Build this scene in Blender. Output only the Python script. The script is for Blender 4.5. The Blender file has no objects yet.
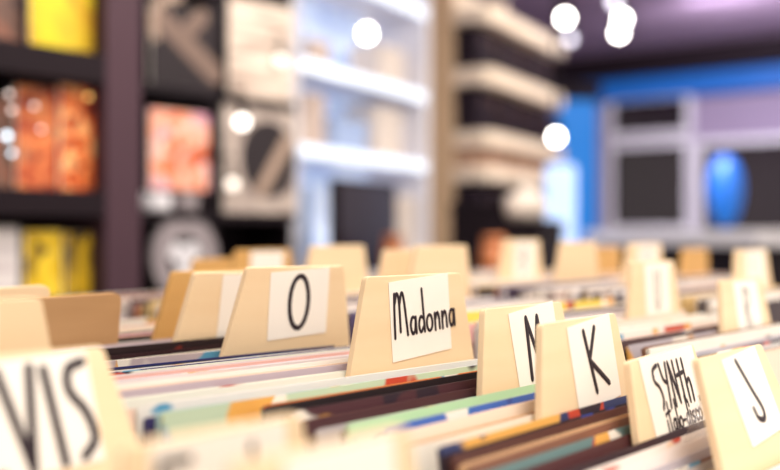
import bpy, bmesh, math, random
from mathutils import Vector, Matrix, Euler, noise
random.seed(7)
scene = bpy.context.scene
C = scene.collection
R = math.radians

# ------------------------------------------------------------------ camera, world, lights, exposure
CAM_Z = 1.12
TH = R(38.443)                       # heading of the camera, measured from +X
FPX = 1083.333                       # 50 mm on 36 mm at 780 px
cam_d = bpy.data.cameras.new('camera')
cam = bpy.data.objects.new('camera', cam_d); C.objects.link(cam)
cam.location = (0, 0, CAM_Z)
cam.rotation_euler = (R(90), 0, TH - R(90))
cam_d.lens = 50; cam_d.sensor_width = 36; cam_d.clip_start = 0.02; cam_d.clip_end = 60
cam_d.dof.use_dof = True
cam_d.dof.focus_distance = 0.765
cam_d.dof.aperture_fstop = 2.75
scene.camera = cam

w = bpy.data.worlds.new('world'); scene.world = w; w.use_nodes = True
w.node_tree.nodes['Background'].inputs[0].default_value = (1.0, 0.90, 0.80, 1)
w.node_tree.nodes['Background'].inputs[1].default_value = 0.92

def area(name, loc, rot, size, size_y, power, col=(1, .93, .84)):
    d = bpy.data.lights.new(name, 'AREA'); d.shape = 'RECTANGLE'; d.size = size; d.size_y = size_y
    d.energy = power; d.color = col
    o = bpy.data.objects.new(name, d); C.objects.link(o); o.location = loc; o.rotation_euler = rot
    return o
area('ceiling_tube_light_over_bins', (0.55, -0.25, 2.62), (R(-14), R(0), 0), 1.5, 0.35, 42)
area('ceiling_tube_light_over_far_bins', (2.2, 0.3, 2.66), (0, 0, 0), 1.5, 0.35, 40)
area('added_fill_back_wall', (1.9, 1.0, 2.66), (R(38), 0, 0), 1.6, 0.3, 34)  # unseen lamp added to light the back wall
area('ceiling_tube_light_deep_in_shop', (6.9, 2.8, 2.55), (R(0), R(-48), 0), 1.6, 0.5, 110, (.93, .88, 1))

area('added_ceiling_fill', (6.6, 2.2, 1.75), (R(180), 0, 0), 1.2, 1.2, 17, (.93, .86, 1))  # unseen light added to brighten the ceiling from below
area('added_fill_pale_shelf', (4.9, 1.6, 2.66), (R(36), 0, R(8)), 1.0, 0.3, 30)  # unseen lamp added to lift the pale shelf boards
vs = scene.view_settings
scene.display_settings.display_device = 'sRGB'
vs.view_transform = 'Standard'; vs.look = 'None'; vs.gamma = 1.0; vs.use_curve_mapping = False
vs.exposure = 0.09

# ------------------------------------------------------------------ helpers
FW = Vector((math.cos(TH), math.sin(TH), 0)); RT = Vector((math.sin(TH), -math.cos(TH), 0))
def at_f(px, py, f):                                   # point at forward distance f
    p = FW * f + RT * ((px - 390) / FPX * f); p.z = CAM_Z + (235 - py) / FPX * f
    return p
def at_y(px, py, Y):
    r = (px - 390) / FPX
    return at_f(px, py, Y / (FW.y + RT.y * r))
def at_x(px, py, X):
    r = (px - 390) / FPX
    return at_f(px, py, X / (FW.x + RT.x * r))

def srgb(*c):
    return tuple(((v / 255) / 12.92 if v / 255 <= .04045 else ((v / 255 + .055) / 1.055) ** 2.4) for v in c)

def material(name, col, rough=.6, var=.12, scale=(8, 8, 8), emit=None, strength=0, spec=.4, alpha=None, metal=0):
    m = bpy.data.materials.new(name); m.use_nodes = True
    nt = m.node_tree; b = nt.nodes['Principled BSDF']
    b.inputs['Roughness'].default_value = rough
    b.inputs['Specular IOR Level'].default_value = spec
    b.inputs['Metallic'].default_value = metal
    tc = nt.nodes.new('ShaderNodeTexCoord'); mp = nt.nodes.new('ShaderNodeMapping')
    mp.inputs['Scale'].default_value = scale
    nz = nt.nodes.new('ShaderNodeTexNoise'); nz.inputs['Scale'].default_value = 3; nz.inputs['Detail'].default_value = 4
    mx = nt.nodes.new('ShaderNodeMixRGB'); mx.blend_type = 'MIX'
    mx.inputs[1].default_value = (*[c * (1 - var) for c in col], 1)
    mx.inputs[2].default_value = (*[min(1, c * (1 + var)) for c in col], 1)
    nt.links.new(tc.outputs['Object'], mp.inputs[0]); nt.links.new(mp.outputs[0], nz.inputs['Vector'])
    nt.links.new(nz.outputs['Fac'], mx.inputs[0]); nt.links.new(mx.outputs[0], b.inputs['Base Color'])
    if emit:
        b.inputs['Emission Color'].default_value = (*emit, 1); b.inputs['Emission Strength'].default_value = strength
    return m

def blotchy(name, cols, scale=(9, 9, 9), rough=.45, detail=2.0, dist=1.2):
    """a printed picture: blotches of several colours"""
    m = material(name, cols[0], rough, 0, scale)
    nt = m.node_tree; b = nt.nodes['Principled BSDF']; nz = nt.nodes['Noise Texture']
    nz.inputs['Scale'].default_value = 1; nz.inputs['Detail'].default_value = detail; nz.inputs['Distortion'].default_value = dist
    rp = nt.nodes.new('ShaderNodeValToRGB'); e = rp.color_ramp.elements
    while len(e) < len(cols): e.new(.5)
    for i, c in enumerate(cols):
        e[i].position = .28 + .44 * i / max(1, len(cols) - 1); e[i].color = (*c, 1)
    nt.links.new(nz.outputs['Fac'], rp.inputs[0]); nt.links.new(rp.outputs[0], b.inputs['Base Color'])
    return m

def link_mesh(name, bm, mat, parent=None, smooth=False):
    me = bpy.data.meshes.new(name); bm.normal_update(); bm.to_mesh(me); bm.free()
    if smooth:
        for p in me.polygons: p.use_smooth = True
    o = bpy.data.objects.new(name, me); C.objects.link(o)
    if mat: me.materials.append(mat)
    if parent: o.parent = parent
    return o
def tag(o, label, cat, group=None, kind=None):
    if label: o['label'] = label
    if cat: o['category'] = cat
    if group: o['group'] = group
    if kind: o['kind'] = kind
    return o
def thing(name, label, cat, loc=(0, 0, 0), rz=0, group=None):
    o = bpy.data.objects.new(name, None); C.objects.link(o); o.location = loc; o.rotation_euler = (0, 0, rz)
    o.empty_display_size = .05
    return tag(o, label, cat, group)
def structure(o):
    o['kind'] = 'structure'; return o

def bx(bm, lo, hi, M=None, bev=0.0):
    lo = Vector(lo); hi = Vector(hi); c = (lo + hi) / 2; s = hi - lo
    r = bmesh.ops.create_cube(bm, size=1.0)
    vs_ = r['verts']
    bmesh.ops.scale(bm, vec=s, verts=vs_); bmesh.ops.translate(bm, vec=c, verts=vs_)
    if bev:
        es = list({e for v in vs_ for e in v.link_edges})
        rb = bmesh.ops.bevel(bm, geom=es, offset=bev, segments=2, affect='EDGES', profile=.6)
        vs_ = list({v for f in rb['faces'] for v in f.verts} | {v for v in vs_ if v.is_valid})
    if M is not None: bmesh.ops.transform(bm, matrix=M, verts=vs_)
    return vs_
def box(name, lo, hi, mat, parent=None, bev=.002):
    bm = bmesh.new(); bx(bm, lo, hi, None, bev); return link_mesh(name, bm, mat, parent)
def prism(bm, pts, y0, y1, bev=0.0):
    """outline pts (x, z) extruded from y0 to y1"""
    a = [bm.verts.new((x, y0, z)) for x, z in pts]; b = [bm.verts.new((x, y1, z)) for x, z in pts]
    n = len(pts)
    f = [bm.faces.new(a), bm.faces.new(list(reversed(b)))]
    for i in range(n): f.append(bm.faces.new((a[(i + 1) % n], a[i], b[i], b[(i + 1) % n])))
    bmesh.ops.recalc_face_normals(bm, faces=f)
    if bev:
        es = {e for ff in f[:2] for e in ff.edges}
        bmesh.ops.bevel(bm, geom=list(es), offset=bev, segments=2, affect='EDGES', profile=.6)
def lathe(bm, prof, n=32, M=None):
    rings = []
    for r, z in prof:
        rings.append([bm.verts.new((r * math.cos(2 * math.pi * i / n), r * math.sin(2 * math.pi * i / n), z)) for i in range(n)])
    for a, b in zip(rings, rings[1:]):
        for i in range(n): bm.faces.new((a[i], a[(i + 1) % n], b[(i + 1) % n], b[i]))
    if prof[0][0] > 1e-5: bm.faces.new(list(reversed(rings[0])))
    if prof[-1][0] > 1e-5: bm.faces.new(rings[-1])
    bmesh.ops.remove_doubles(bm, verts=[v for r in rings for v in r], dist=1e-6)
    if M is not None: bmesh.ops.transform(bm, matrix=M, verts=list(bm.verts))
def spline(pts, n=8):
    """Catmull-Rom through pts"""
    if len(pts) < 3: return [Vector((*p, 0)) for p in pts]
    P = [Vector((*p, 0)) for p in pts]; Q = [P[0] * 2 - P[1]] + P + [P[-1] * 2 - P[-2]]
    out = []
    for i in range(1, len(Q) - 2):
        a, b, c, d = Q[i - 1:i + 3]
        for k in range(n):
            t = k / n
            out.append(.5 * ((2 * b) + (c - a) * t + (2 * a - 5 * b + 4 * c - d) * t * t + (3 * b - a - 3 * c + d) * t ** 3))
    out.append(P[-1]); return out
def stroke(bm, pts, wd, th=.00025, curved=True):
    """a felt-pen stroke in the XZ plane, a flat raised ribbon with round ends; pts in metres"""
    P = spline(pts) if curved and len(pts) > 2 else [Vector((*p, 0)) for p in pts]
    Pq = [P[0]]
    for p in P[1:]:
        if (p - Pq[-1]).length > 1e-5: Pq.append(p)
    P = Pq
    if len(P) < 2: return
    # round the ends
    d0 = (P[1] - P[0]).normalized(); d1 = (P[-1] - P[-2]).normalized(); r = wd / 2
    L = [(P[0] - d0 * r, d0, .25), (P[0] - d0 * r * .7, d0, .72)]
    for i, p in enumerate(P):
        d = (P[min(i + 1, len(P) - 1)] - P[max(i - 1, 0)]).normalized(); L.append((p, d, 1))
    L += [(P[-1] + d1 * r * .7, d1, .72), (P[-1] + d1 * r, d1, .25)]
    rows = []
    for p, d, s in L:
        nrm = Vector((-d.y, d.x, 0)) * r * s
        a = p + nrm; b = p - nrm; rows.append([bm.verts.new((a.x, 0, a.y)), bm.verts.new((p.x, -th, p.y)), bm.verts.new((b.x, 0, b.y))])
    for a, b in zip(rows, rows[1:]):
        for k in range(2): bm.faces.new((a[k], a[k + 1], b[k + 1], b[k]))

# ------------------------------------------------------------------ materials
def wood(name, c1, c2, rough=.5, scale=(2.2, 30, 26)):
    m = material(name, c1, rough, 0, scale)
    nt = m.node_tree; mx = nt.nodes['Mix (Legacy)'] if 'Mix (Legacy)' in nt.nodes else [n for n in nt.nodes if n.type == 'MIX_RGB'][0]
    mx.inputs[1].default_value = (*c1, 1); mx.inputs[2].default_value = (*c2, 1)
    oi = nt.nodes.new('ShaderNodeObjectInfo'); ad = nt.nodes.new('ShaderNodeVectorMath'); ad.operation = 'ADD'
    ml = nt.nodes.new('ShaderNodeMath'); ml.operation = 'MULTIPLY'; ml.inputs[1].default_value = 9
    nt.links.new(oi.outputs['Random'], ml.inputs[0])
    mp = nt.nodes['Mapping']; nz = nt.nodes['Noise Texture']
    nt.links.new(mp.outputs[0], ad.inputs[0]); nt.links.new(ml.outputs[0], ad.inputs[1]); nt.links.new(ad.outputs[0], nz.inputs['Vector'])
    nz.inputs['Scale'].default_value = 1.6; nz.inputs['Distortion'].default_value = .8
    return m
M_BIRCH = wood('birch_plywood', srgb(239, 207, 164), srgb(248, 224, 188), .55)
M_GOLDSHADE = wood('golden_shaded_plywood', srgb(206, 156, 88), srgb(222, 178, 112), .55)  # golden wood; on the golden brown divider it carries painted face shade
M_SHADEPLY = wood('shaded_plywood', srgb(180, 138, 94), srgb(202, 160, 114), .55)  # plywood with the straight divider's face shade put into its colour
M_CRATE = wood('crate_pine', srgb(150, 112, 76), srgb(182, 142, 100), .6)
M_LIGHTWOOD = wood('pale_shelf_wood', srgb(236, 214, 188), srgb(248, 230, 208), .5)
M_TANWOOD = wood('tan_panel_wood', srgb(206, 174, 138), srgb(224, 194, 160), .5)
M_CARD = material('label_paper', srgb(250, 243, 234), .8, .02)
M_INK = material('black_marker_ink', srgb(38, 24, 34), .5, .05)
M_DARK = material('dark_stained_wood', srgb(29, 18, 25), .65, .2, (3, 20, 20), spec=.15)
M_POST = material('plum_brown_painted_wood', srgb(74, 52, 62), .6, .1, (20, 20, 3), spec=.2)
M_BLACK = material('black_plastic', srgb(25, 16, 23), .6, .1, spec=.18)
M_WHITE = material('white_paint', srgb(235, 232, 238), .5, .03)
M_LILAC = material('lilac_grey_paint', srgb(150, 134, 160), .7, .05)
M_PLUM = material('plum_grey_plaster', srgb(150, 128, 152), .8, .06)
M_GREY = material('grey_metal', srgb(150, 140, 144), .4, .08)
M_FLOOR = material('dark_floorboards', srgb(88, 66, 60), .5, .25, (2, 14, 2))
M_PANE = material('dark_window_glass', srgb(34, 24, 33), .15, .25, (3, 3, 3), spec=.5)

def sleeve_material(name, accent_scale, amount):
    """printed card: own colour from the object, patches of a second colour along its length"""
    m = bpy.data.materials.new(name); m.use_nodes = True
    nt = m.node_tree; b = nt.nodes['Principled BSDF']; b.inputs['Roughness'].default_value = .42; b.inputs['Specular IOR Level'].default_value = .35
    tc = nt.nodes.new('ShaderNodeTexCoord'); oi = nt.nodes.new('ShaderNodeObjectInfo')
    mp = nt.nodes.new('ShaderNodeMapping'); mp.inputs['Scale'].default_value = accent_scale
    ml = nt.nodes.new('ShaderNodeMath'); ml.operation = 'MULTIPLY'; ml.inputs[1].default_value = 50
    ad = nt.nodes.new('ShaderNodeVectorMath'); ad.operation = 'ADD'
    nz = nt.nodes.new('ShaderNodeTexNoise'); nz.inputs['Scale'].default_value = 1; nz.inputs['Detail'].default_value = 2
    st = nt.nodes.new('ShaderNodeMapRange'); st.inputs['From Min'].default_value = .56 - amount; st.inputs['From Max'].default_value = .59 - amount
    wn = nt.nodes.new('ShaderNodeTexNoise'); wn.inputs['Scale'].default_value = .35
    rp = nt.nodes.new('ShaderNodeValToRGB'); e = rp.color_ramp.elements
    pal = [srgb(52, 40, 52), srgb(196, 72, 50), srgb(236, 176, 90), srgb(246, 238, 226), srgb(92, 160, 196), srgb(60, 74, 150), srgb(232, 206, 96)]
    while len(e) < len(pal): e.new(.5)
    for i, c in enumerate(pal): e[i].position = .3 + .4 * i / (len(pal) - 1); e[i].color = (*c, 1)
    rp.color_ramp.interpolation = 'CONSTANT'
    mx = nt.nodes.new('ShaderNodeMixRGB')
    L = nt.links.new
    L(oi.outputs['Random'], ml.inputs[0]); L(tc.outputs['Object'], mp.inputs[0]); L(mp.outputs[0], ad.inputs[0]); L(ml.outputs[0], ad.inputs[1])
    L(ad.outputs[0], nz.inputs['Vector']); L(ad.outputs[0], wn.inputs['Vector'])
    L(nz.outputs['Fac'], st.inputs['Value']); L(wn.outputs['Fac'], rp.inputs[0])
    L(oi.outputs['Color'], mx.inputs[1]); L(rp.outputs[0], mx.inputs[2]); L(st.outputs[0], mx.inputs[0]); L(mx.outputs[0], b.inputs['Base Color'])
    return m
M_SLEEVE = sleeve_material('plain_record_sleeve', (14, 14, 30), -.12)
M_PRINTED = sleeve_material('printed_record_sleeve', (17, 17, 14), .02)
M_INNER = bpy.data.materials.new('inner_sleeve_paper'); M_INNER.use_nodes = True
_b = M_INNER.node_tree.nodes['Principled BSDF']; _o = M_INNER.node_tree.nodes.new('ShaderNodeObjectInfo')
M_INNER.node_tree.links.new(_o.outputs['Color'], _b.inputs['Base Color']); _b.inputs['Roughness'].default_value = .5
M_PLASTIC = bpy.data.materials.new('clear_plastic_film'); M_PLASTIC.use_nodes = True
_b = M_PLASTIC.node_tree.nodes['Principled BSDF']; _b.inputs['Base Color'].default_value = (.95, .93, .95, 1)
_b.inputs['Roughness'].default_value = .12; _b.inputs['Alpha'].default_value = .24; _b.inputs['Specular IOR Level'].default_value = .9
_b.inputs['Transmission Weight'].default_value = 0.0
# a mass of sleeves in one mesh: colour by island
M_MASS = material('massed_record_sleeves', (.8, .8, .8), .5, 0)
_nt = M_MASS.node_tree; _g = _nt.nodes.new('ShaderNodeNewGeometry'); _rp = _nt.nodes.new('ShaderNodeValToRGB'); _e = _rp.color_ramp.elements
_pal = [(236, 228, 220), (70, 52, 62), (224, 210, 202), (150, 130, 130), (240, 232, 226), (180, 120, 90), (232, 218, 204), (96, 84, 120), (230, 222, 220), (216, 186, 130), (60, 46, 54), (236, 224, 214)]
while len(_e) < len(_pal): _e.new(.5)
for _i, _c in enumerate(_pal): _e[_i].position = _i / len(_pal); _e[_i].color = (*srgb(*_c), 1)
_rp.color_ramp.interpolation = 'CONSTANT'
_nt.links.new(_g.outputs['Random Per Island'], _rp.inputs[0]); _nt.links.new(_rp.outputs[0], _nt.nodes['Principled BSDF'].inputs['Base Color'])

# ------------------------------------------------------------------ room shell
structure(box('floor', (-2.5, -2.5, -.1), (9.4, 7.2, 0), M_FLOOR, bev=0))
structure(box('ceiling', (-1.5, -.0, 2.74), (9.4, 7.2, 2.84), M_PLUM, bev=0))
structure(box('wall_back', (-1.5, 3.75, 0), (5.45, 3.87, 2.74), M_PLUM, bev=0))
structure(box('wall_far', (9.05, .5, 0), (9.2, 7.0, 2.74), M_LILAC, bev=0))
structure(box('wall_end', (5.33, 7.0, 0), (9.2, 7.15, 2.74), M_PLUM, bev=0))
XW = 9.04
def far_panel(name, px0, py0, px1, py1, mat, x=XW, t=.03, parent=None, bev=0.004):
    a = at_x(px0, py0, x); b = at_x(px1, py1, x)
    return box(name, (x - t, min(a.y, b.y), min(a.z, b.z)), (x, max(a.y, b.y), max(a.z, b.z)), mat, parent, bev)
def window(idx, px0, py0, px1, py1, fr=.05, bars=0):
    a = at_x(px0, py0, XW); b = at_x(px1, py1, XW); y0, y1 = sorted((a.y, b.y)); z0, z1 = sorted((a.z, b.z))
    root = bpy.data.objects.new('window_%d' % idx, None); C.objects.link(root); root['kind'] = 'structure'; root.location = (XW, (y0 + y1) / 2, z0)
    bm = bmesh.new(); hy = (y1 - y0) / 2; h = z1 - z0
    for lo, hi in (((-.06, -hy - fr, -fr), (0, -hy, h + fr)), ((-.06, hy, -fr), (0, hy + fr, h + fr)), ((-.06, -hy, -fr), (0, hy, 0)), ((-.06, -hy, h), (0, hy, h + fr))):
        bx(bm, lo, hi)
    link_mesh('window_frame', bm, M_WHITE, root)
    box('window_pane', (-.025, -hy, 0), (-.01, hy, h), M_PANE, root, 0)
window(1, 615, 104, 688, 130); window(2, 615, 149, 688, 226); window(3, 704, 146, 800, 240)
structure(box('trim_1', (XW - .22, .5, 2.53), (XW, 6.98, 2.739), M_DARK))
BLUE = srgb(0, 128, 218)
M_BLUE = material('blue_led_diffuser', srgb(0, 60, 120), .5, .05, emit=BLUE, strength=.75)
M_BLUEDIM = material('dim_blue_led_diffuser', srgb(20, 84, 160), .5, .05, emit=srgb(6, 86, 160), strength=.42)
M_BLUEWHITE = material('blue_white_backlight', srgb(190, 215, 255), .5, .02, emit=srgb(182, 210, 255), strength=.85)

# blue light strip under the beam: casing, diffuser
def rel(o, root):                                       # keep world placement under a moved root
    o.parent = root; o.matrix_parent_inverse = Matrix.Translation(root.location).inverted(); return o
t = thing('light_strip', 'long blue light strip running under the dark beam on the far wall', 'light', (XW - .06, 3.9, 2.32))
box('casing', (.03, -1.6, 0), (.059, 1.55, .20), M_DARK, t)
box('diffuser', (-.05, -1.59, .01), (.029, 1.54, .195), M_BLUEDIM, t)

# glowing blue column
def upright(name, label, cat, px0, px1, py0, py1, f, mats, depth=.12, capmat=None):
    a = at_f(px0, py0, f); b = at_f(px1, py1, f); c = (a + b) / 2; wd = (Vector((b.x, b.y, 0)) - Vector((a.x, a.y, 0))).length; zt = max(a.z, b.z); zb = min(a.z, b.z)
    root = thing(name, label, cat, (c.x, c.y, zb), TH - R(90))
    return root, wd, zt - zb
t, wd, h = upright('light_column', 'tall glowing blue column behind the pale shelf unit', 'light', 556, 598, 84, 330, 6.9, None)
bm = bmesh.new(); bx(bm, (-wd / 2, 0, .12), (wd / 2, .14, h - .1), bev=.03); link_mesh('diffuser', bm, M_BLUE, t)
bm = bmesh.new(); bx(bm, (-wd / 2 - .03, -.03, 0), (wd / 2 + .03, .17, .12), bev=.01); link_mesh('base', bm, M_DARK, t)
bm = bmesh.new(); bx(bm, (-wd / 2 - .02, -.02, h - .1), (wd / 2 + .02, .16, h), bev=.01); link_mesh('cap', bm, M_DARK, t)
t, wd, h = upright('lightbox', 'pale bluish white glowing light box in front of the blue column', 'light', 546, 577, 164, 300, 4.6, None)
bm = bmesh.new(); bx(bm, (-wd / 2, 0, .05), (wd / 2, .05, h), bev=.02); link_mesh('diffuser', bm, M_BLUEWHITE, t)
bm = bmesh.new(); bx(bm, (-wd / 2 - .02, -.03, 0), (wd / 2 + .02, .08, .05), bev=.01); link_mesh('base', bm, M_DARK, t)
blotchy_blue = material('blue_light_oval', srgb(20, 70, 140), .4, .1, emit=srgb(50, 130, 225), strength=.6)
p = at_f(725, 192, 7.2); ra = .115; rb = .24
t = thing('lit_blue_oval', 'blue lit oval form with added glow before the dark far window', 'lamp', (p.x, p.y, 0))  # blue-lit form; its light is put in as an added glow
bm = bmesh.new(); lathe(bm, [(ra * math.sin(math.pi * i / 18) * (1 - .12 * math.cos(math.pi * i / 18)), p.z - rb * math.cos(math.pi * i / 18)) for i in range(19)], 32)
link_mesh('glowing_oval', bm, blotchy_blue, t, True)
bm = bmesh.new(); lathe(bm, [(.014, .03), (.014, p.z - rb + .01)], 12); link_mesh('pole', bm, M_BLACK, t)
bm = bmesh.new(); lathe(bm, [(.16, 0), (.16, .02), (.03, .035)], 28); link_mesh('base', bm, M_BLACK, t)

# white counter running across the shop
a = at_f(585, 232, 4.9); b = at_f(757, 228, 4.15)
ang = math.atan2(b.y - a.y, b.x - a.x); L = (Vector((b.x, b.y)) - Vector((a.x, a.y))).length
t = thing('counter', 'long white topped counter below the far windows', 'counter', (a.x, a.y, 0), ang)
bm = bmesh.new(); bx(bm, (0, 0, 1.075), (L, .45, 1.14), bev=.008); link_mesh('worktop', bm, M_WHITE, t)
bm = bmesh.new(); bx(bm, (.04, .03, .08), (L - .04, .42, 1.075), bev=.004); link_mesh('body', bm, M_BLACK, t)
bm = bmesh.new(); bx(bm, (.06, .06, 0), (L - .06, .40, .08)); link_mesh('plinth', bm, M_DARK, t)

# ------------------------------------------------------------------ lamps seen as bright discs
M_BULB = material('lamp_bulb_glow', (1, .97, .92), .4, 0, emit=(1, .95, .88), strength=26)
M_BULBDIM = material('dim_lamp_bulb_glow', (.9, .86, .95), .4, 0, emit=(.86, .82, .95), strength=4)
def spot(px, py, f, r, label, mat=M_BULB, group='ceiling spot lamps'):
    p = at_f(px, py, f)
    t = thing('spot_lamp', label, 'lamp', p, TH - R(90), group)
    bm = bmesh.new(); lathe(bm, [(.0, -r), (r * .5, -r * .87), (r * .87, -r * .5), (r, 0), (r * .87, r * .5), (r * .5, r * .87), (0, r)], 20); link_mesh('bulb', bm, mat, t, True)
    bm = bmesh.new(); lathe(bm, [(r * .55, r * .95), (r * 1.15, r * 1.0), (r * 1.2, r * 2.6), (r * .5, r * 3.1)], 24); link_mesh('housing', bm, M_DARK, t, True)
    bm = bmesh.new(); lathe(bm, [(.008, r * 3.0), (.008, 2.74 - p.z)], 10); link_mesh('stem', bm, M_DARK, t)
    bm = bmesh.new(); lathe(bm, [(.045, 2.71 - p.z), (.045, 2.74 - p.z)], 20); link_mesh('ceiling_rose', bm, M_DARK, t)
spot(565, 18, 6.0, .030, 'bright ceiling spot lamp above the end of the pale shelf unit')
spot(570, 39, 6.6, .026, 'dimmer ceiling spot lamp just below the brightest one by the shelf end', M_BULBDIM)
spot(622, 19, 6.2, .030, 'upper of two overlapping bright ceiling spot lamps above the far windows')
spot(619, 33, 6.7, .030, 'lower of two overlapping bright ceiling spot lamps above the far windows')
spot(614, 2, 5.6, .026, 'dim ceiling spot lamp at the top edge above the overlapping pair', M_BULBDIM)
a = at_f(662, -2, 5.9)
t = thing('ceiling_light', 'bluish white square light panel on the ceiling above the far windows', 'ceiling light', (a.x, a.y, 2.74))
box('frame', (-.42, -.42, -.035), (.42, .42, 0), M_GREY, t)
box('diffuser', (-.38, -.38, -.05), (.38, .38, -.034), material('ceiling_panel_glow', (.8, .88, 1), .5, 0, emit=srgb(200, 220, 255), strength=1.6), t)

# ------------------------------------------------------------------ dark shelf of small sleeves, by the back wall
YS = 1.75
x0 = at_y(-95, 200, YS).x; xs0 = at_y(106, 200, YS).x; xs1 = at_y(141, 200, YS).x
shelf = thing('shelf_unit', 'dark stained shelf unit showing yellow and orange sleeves face out', 'shelf', (x0, YS, 0))
W = xs1 - x0
box('back_panel', (0, .27, 0), (W, .29, 2.3), M_DARK, shelf)
box('stile', (xs0 - x0, 0, 0), (W, .27, 2.3), M_POST, shelf)
box('side_panel', (0, 0, 0), (.03, .27, 2.3), M_DARK, shelf)
BZ = []
for nm, py0, py1 in (('top', -330, -300), ('upper', 46, 77), ('middle', 189, 216), ('low', 300, 318)):
    z1 = at_y(50, py0, YS).z; z0 = at_y(50, py1, YS).z; BZ.append((z0, z1))
    box('shelf_board', (.03, .0, z0), (xs0 - x0, .27, z1), M_DARK, shelf)
box('shelf_board', (.03, .0, .30), (xs0 - x0, .27, .34), M_DARK, shelf)
def cover(name, label, px0, px1, py0, py1, Y, mat, zb=None, cat='record cover', th=.008, group=None, lean=0):
    a = at_y(px0, py0, Y); b = at_y(px1, py1, Y)
    z0 = min(a.z, b.z) if zb is None else zb
    wd = b.x - a.x; h = max(a.z, b.z) - z0
    t = thing(name, label, cat, ((a.x + b.x) / 2, Y, z0), 0, group)
    bm = bmesh.new(); bx(bm, (-wd / 2, 0, 0), (wd / 2, th, h), bev=.0015); s = link_mesh('sleeve', bm, M_CARD, t)
    bm = bmesh.new(); bx(bm, (-wd / 2 + .001, -.0006, .001), (wd / 2 - .001, 0.0002, h - .001)); link_mesh('print', bm, mat, t)
    t.rotation_euler.x = lean
    return t, wd, h
YELLOW = blotchy('yellow_print', [srgb(226, 196, 20), srgb(230, 206, 40), srgb(206, 150, 34), srgb(232, 212, 60)], (6, 6, 6))
ORANGE = blotchy('orange_print', [srgb(50, 22, 24), srgb(150, 50, 26), srgb(240, 110, 40), srgb(255, 196, 130), srgb(120, 44, 30)], (30, 30, 30), detail=2, dist=.6)
RUST = blotchy('rust_print', [srgb(46, 26, 30), srgb(180, 70, 40), srgb(236, 140, 80), srgb(96, 70, 76)], (26, 26, 24), detail=2, dist=.6)
BROWN = blotchy('brown_print', [srgb(70, 52, 52), srgb(120, 86, 72), srgb(196, 90, 50)], (10, 10, 14))
zu = BZ[1][1] + .001; zm = BZ[2][1] + .001; zl = BZ[3][1] + .001
cover('record_cover', 'bright yellow record cover standing on the dark shelf', 29, 104, -24, 45, YS + .04, YELLOW, zu)
cover('record_cover', 'brown and rust record cover beside the yellow one', -48, 22, -24, 45, YS + .06, BROWN, zu)
cover('record_cover', 'fiery orange record cover at the post end of the middle shelf', 60, 101, 84, 180, YS + .04, ORANGE, zm)
cover('record_cover', 'rust orange record cover beside the fiery orange one', 16, 58, 84, 180, YS + .05, RUST, zm)
cover('record_cover', 'darker brown record cover at the frame edge of the middle shelf', -30, 14, 92, 180, YS + .06, BROWN, zm)
GOLD = blotchy('gold_print', [srgb(60, 44, 40), srgb(240, 196, 30), srgb(250, 214, 60), srgb(255, 236, 150)], (11, 11, 16), detail=1)
cover('record_cover', 'golden yellow record cover low on the dark shelf', 24, 62, 230, 285, YS + .04, GOLD, zl)
cover('record_cover', 'gold and black record cover by the post low on the dark shelf', 65, 98, 232, 285, YS + .05, blotchy('gold_black_print', [srgb(40, 30, 36), srgb(236, 190, 40), srgb(250, 210, 60)], (13, 13, 12), detail=1), zl)
cover('record_cover', 'white ruled record cover low on the dark shelf at the frame edge', -24, 19, 226, 285, YS + .04, blotchy('white_ruled_print', [srgb(220, 210, 214), srgb(236, 228, 226), srgb(170, 150, 160)], (2, 2, 60)), zl)
# glints on plastic along the middle shelf, put in as added glowing bulbs
M_GLINTW = material('warm_glint_bulb', (1, .9, .8), .3, 0, emit=(1, .80, .76), strength=1.6)
M_GLINTB = material('cool_glint_bulb', (.8, .9, 1), .3, 0, emit=(.72, .88, 1), strength=3.4)
GLINTS = [(9, 94, M_GLINTW, .005), (12, 110, M_GLINTW, .005), (34, 106, M_GLINTW, .0045), (41, 129, M_GLINTW, .004), (7, 136, M_GLINTB, .007), (12, 153, M_GLINTB, .0045), (88, 97, material('amber_glint_bulb', (1, .7, .3), .3, 0, emit=(1, .55, .12), strength=1.6), .005)]
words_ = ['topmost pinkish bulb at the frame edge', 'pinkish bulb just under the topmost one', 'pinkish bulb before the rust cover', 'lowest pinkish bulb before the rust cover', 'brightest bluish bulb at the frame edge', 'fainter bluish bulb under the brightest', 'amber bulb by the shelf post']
for (px, py, m, r), wd_ in zip(GLINTS, words_):
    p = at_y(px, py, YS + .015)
    t = thing('glint_bulb', 'glint as added bulb in the dark shelf, ' + wd_, 'light', p, 0, 'glints as added bulbs in the dark shelf')
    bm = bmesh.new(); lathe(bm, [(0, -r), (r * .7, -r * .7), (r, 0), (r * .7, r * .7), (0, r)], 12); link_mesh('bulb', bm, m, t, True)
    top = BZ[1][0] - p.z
    bm = bmesh.new(); lathe(bm, [(.0018, r * .9), (.0018, r * 2.2), (.0006, r * 2.2), (.0006, top)], 8); link_mesh('wire', bm, M_BLACK, t)

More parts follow.
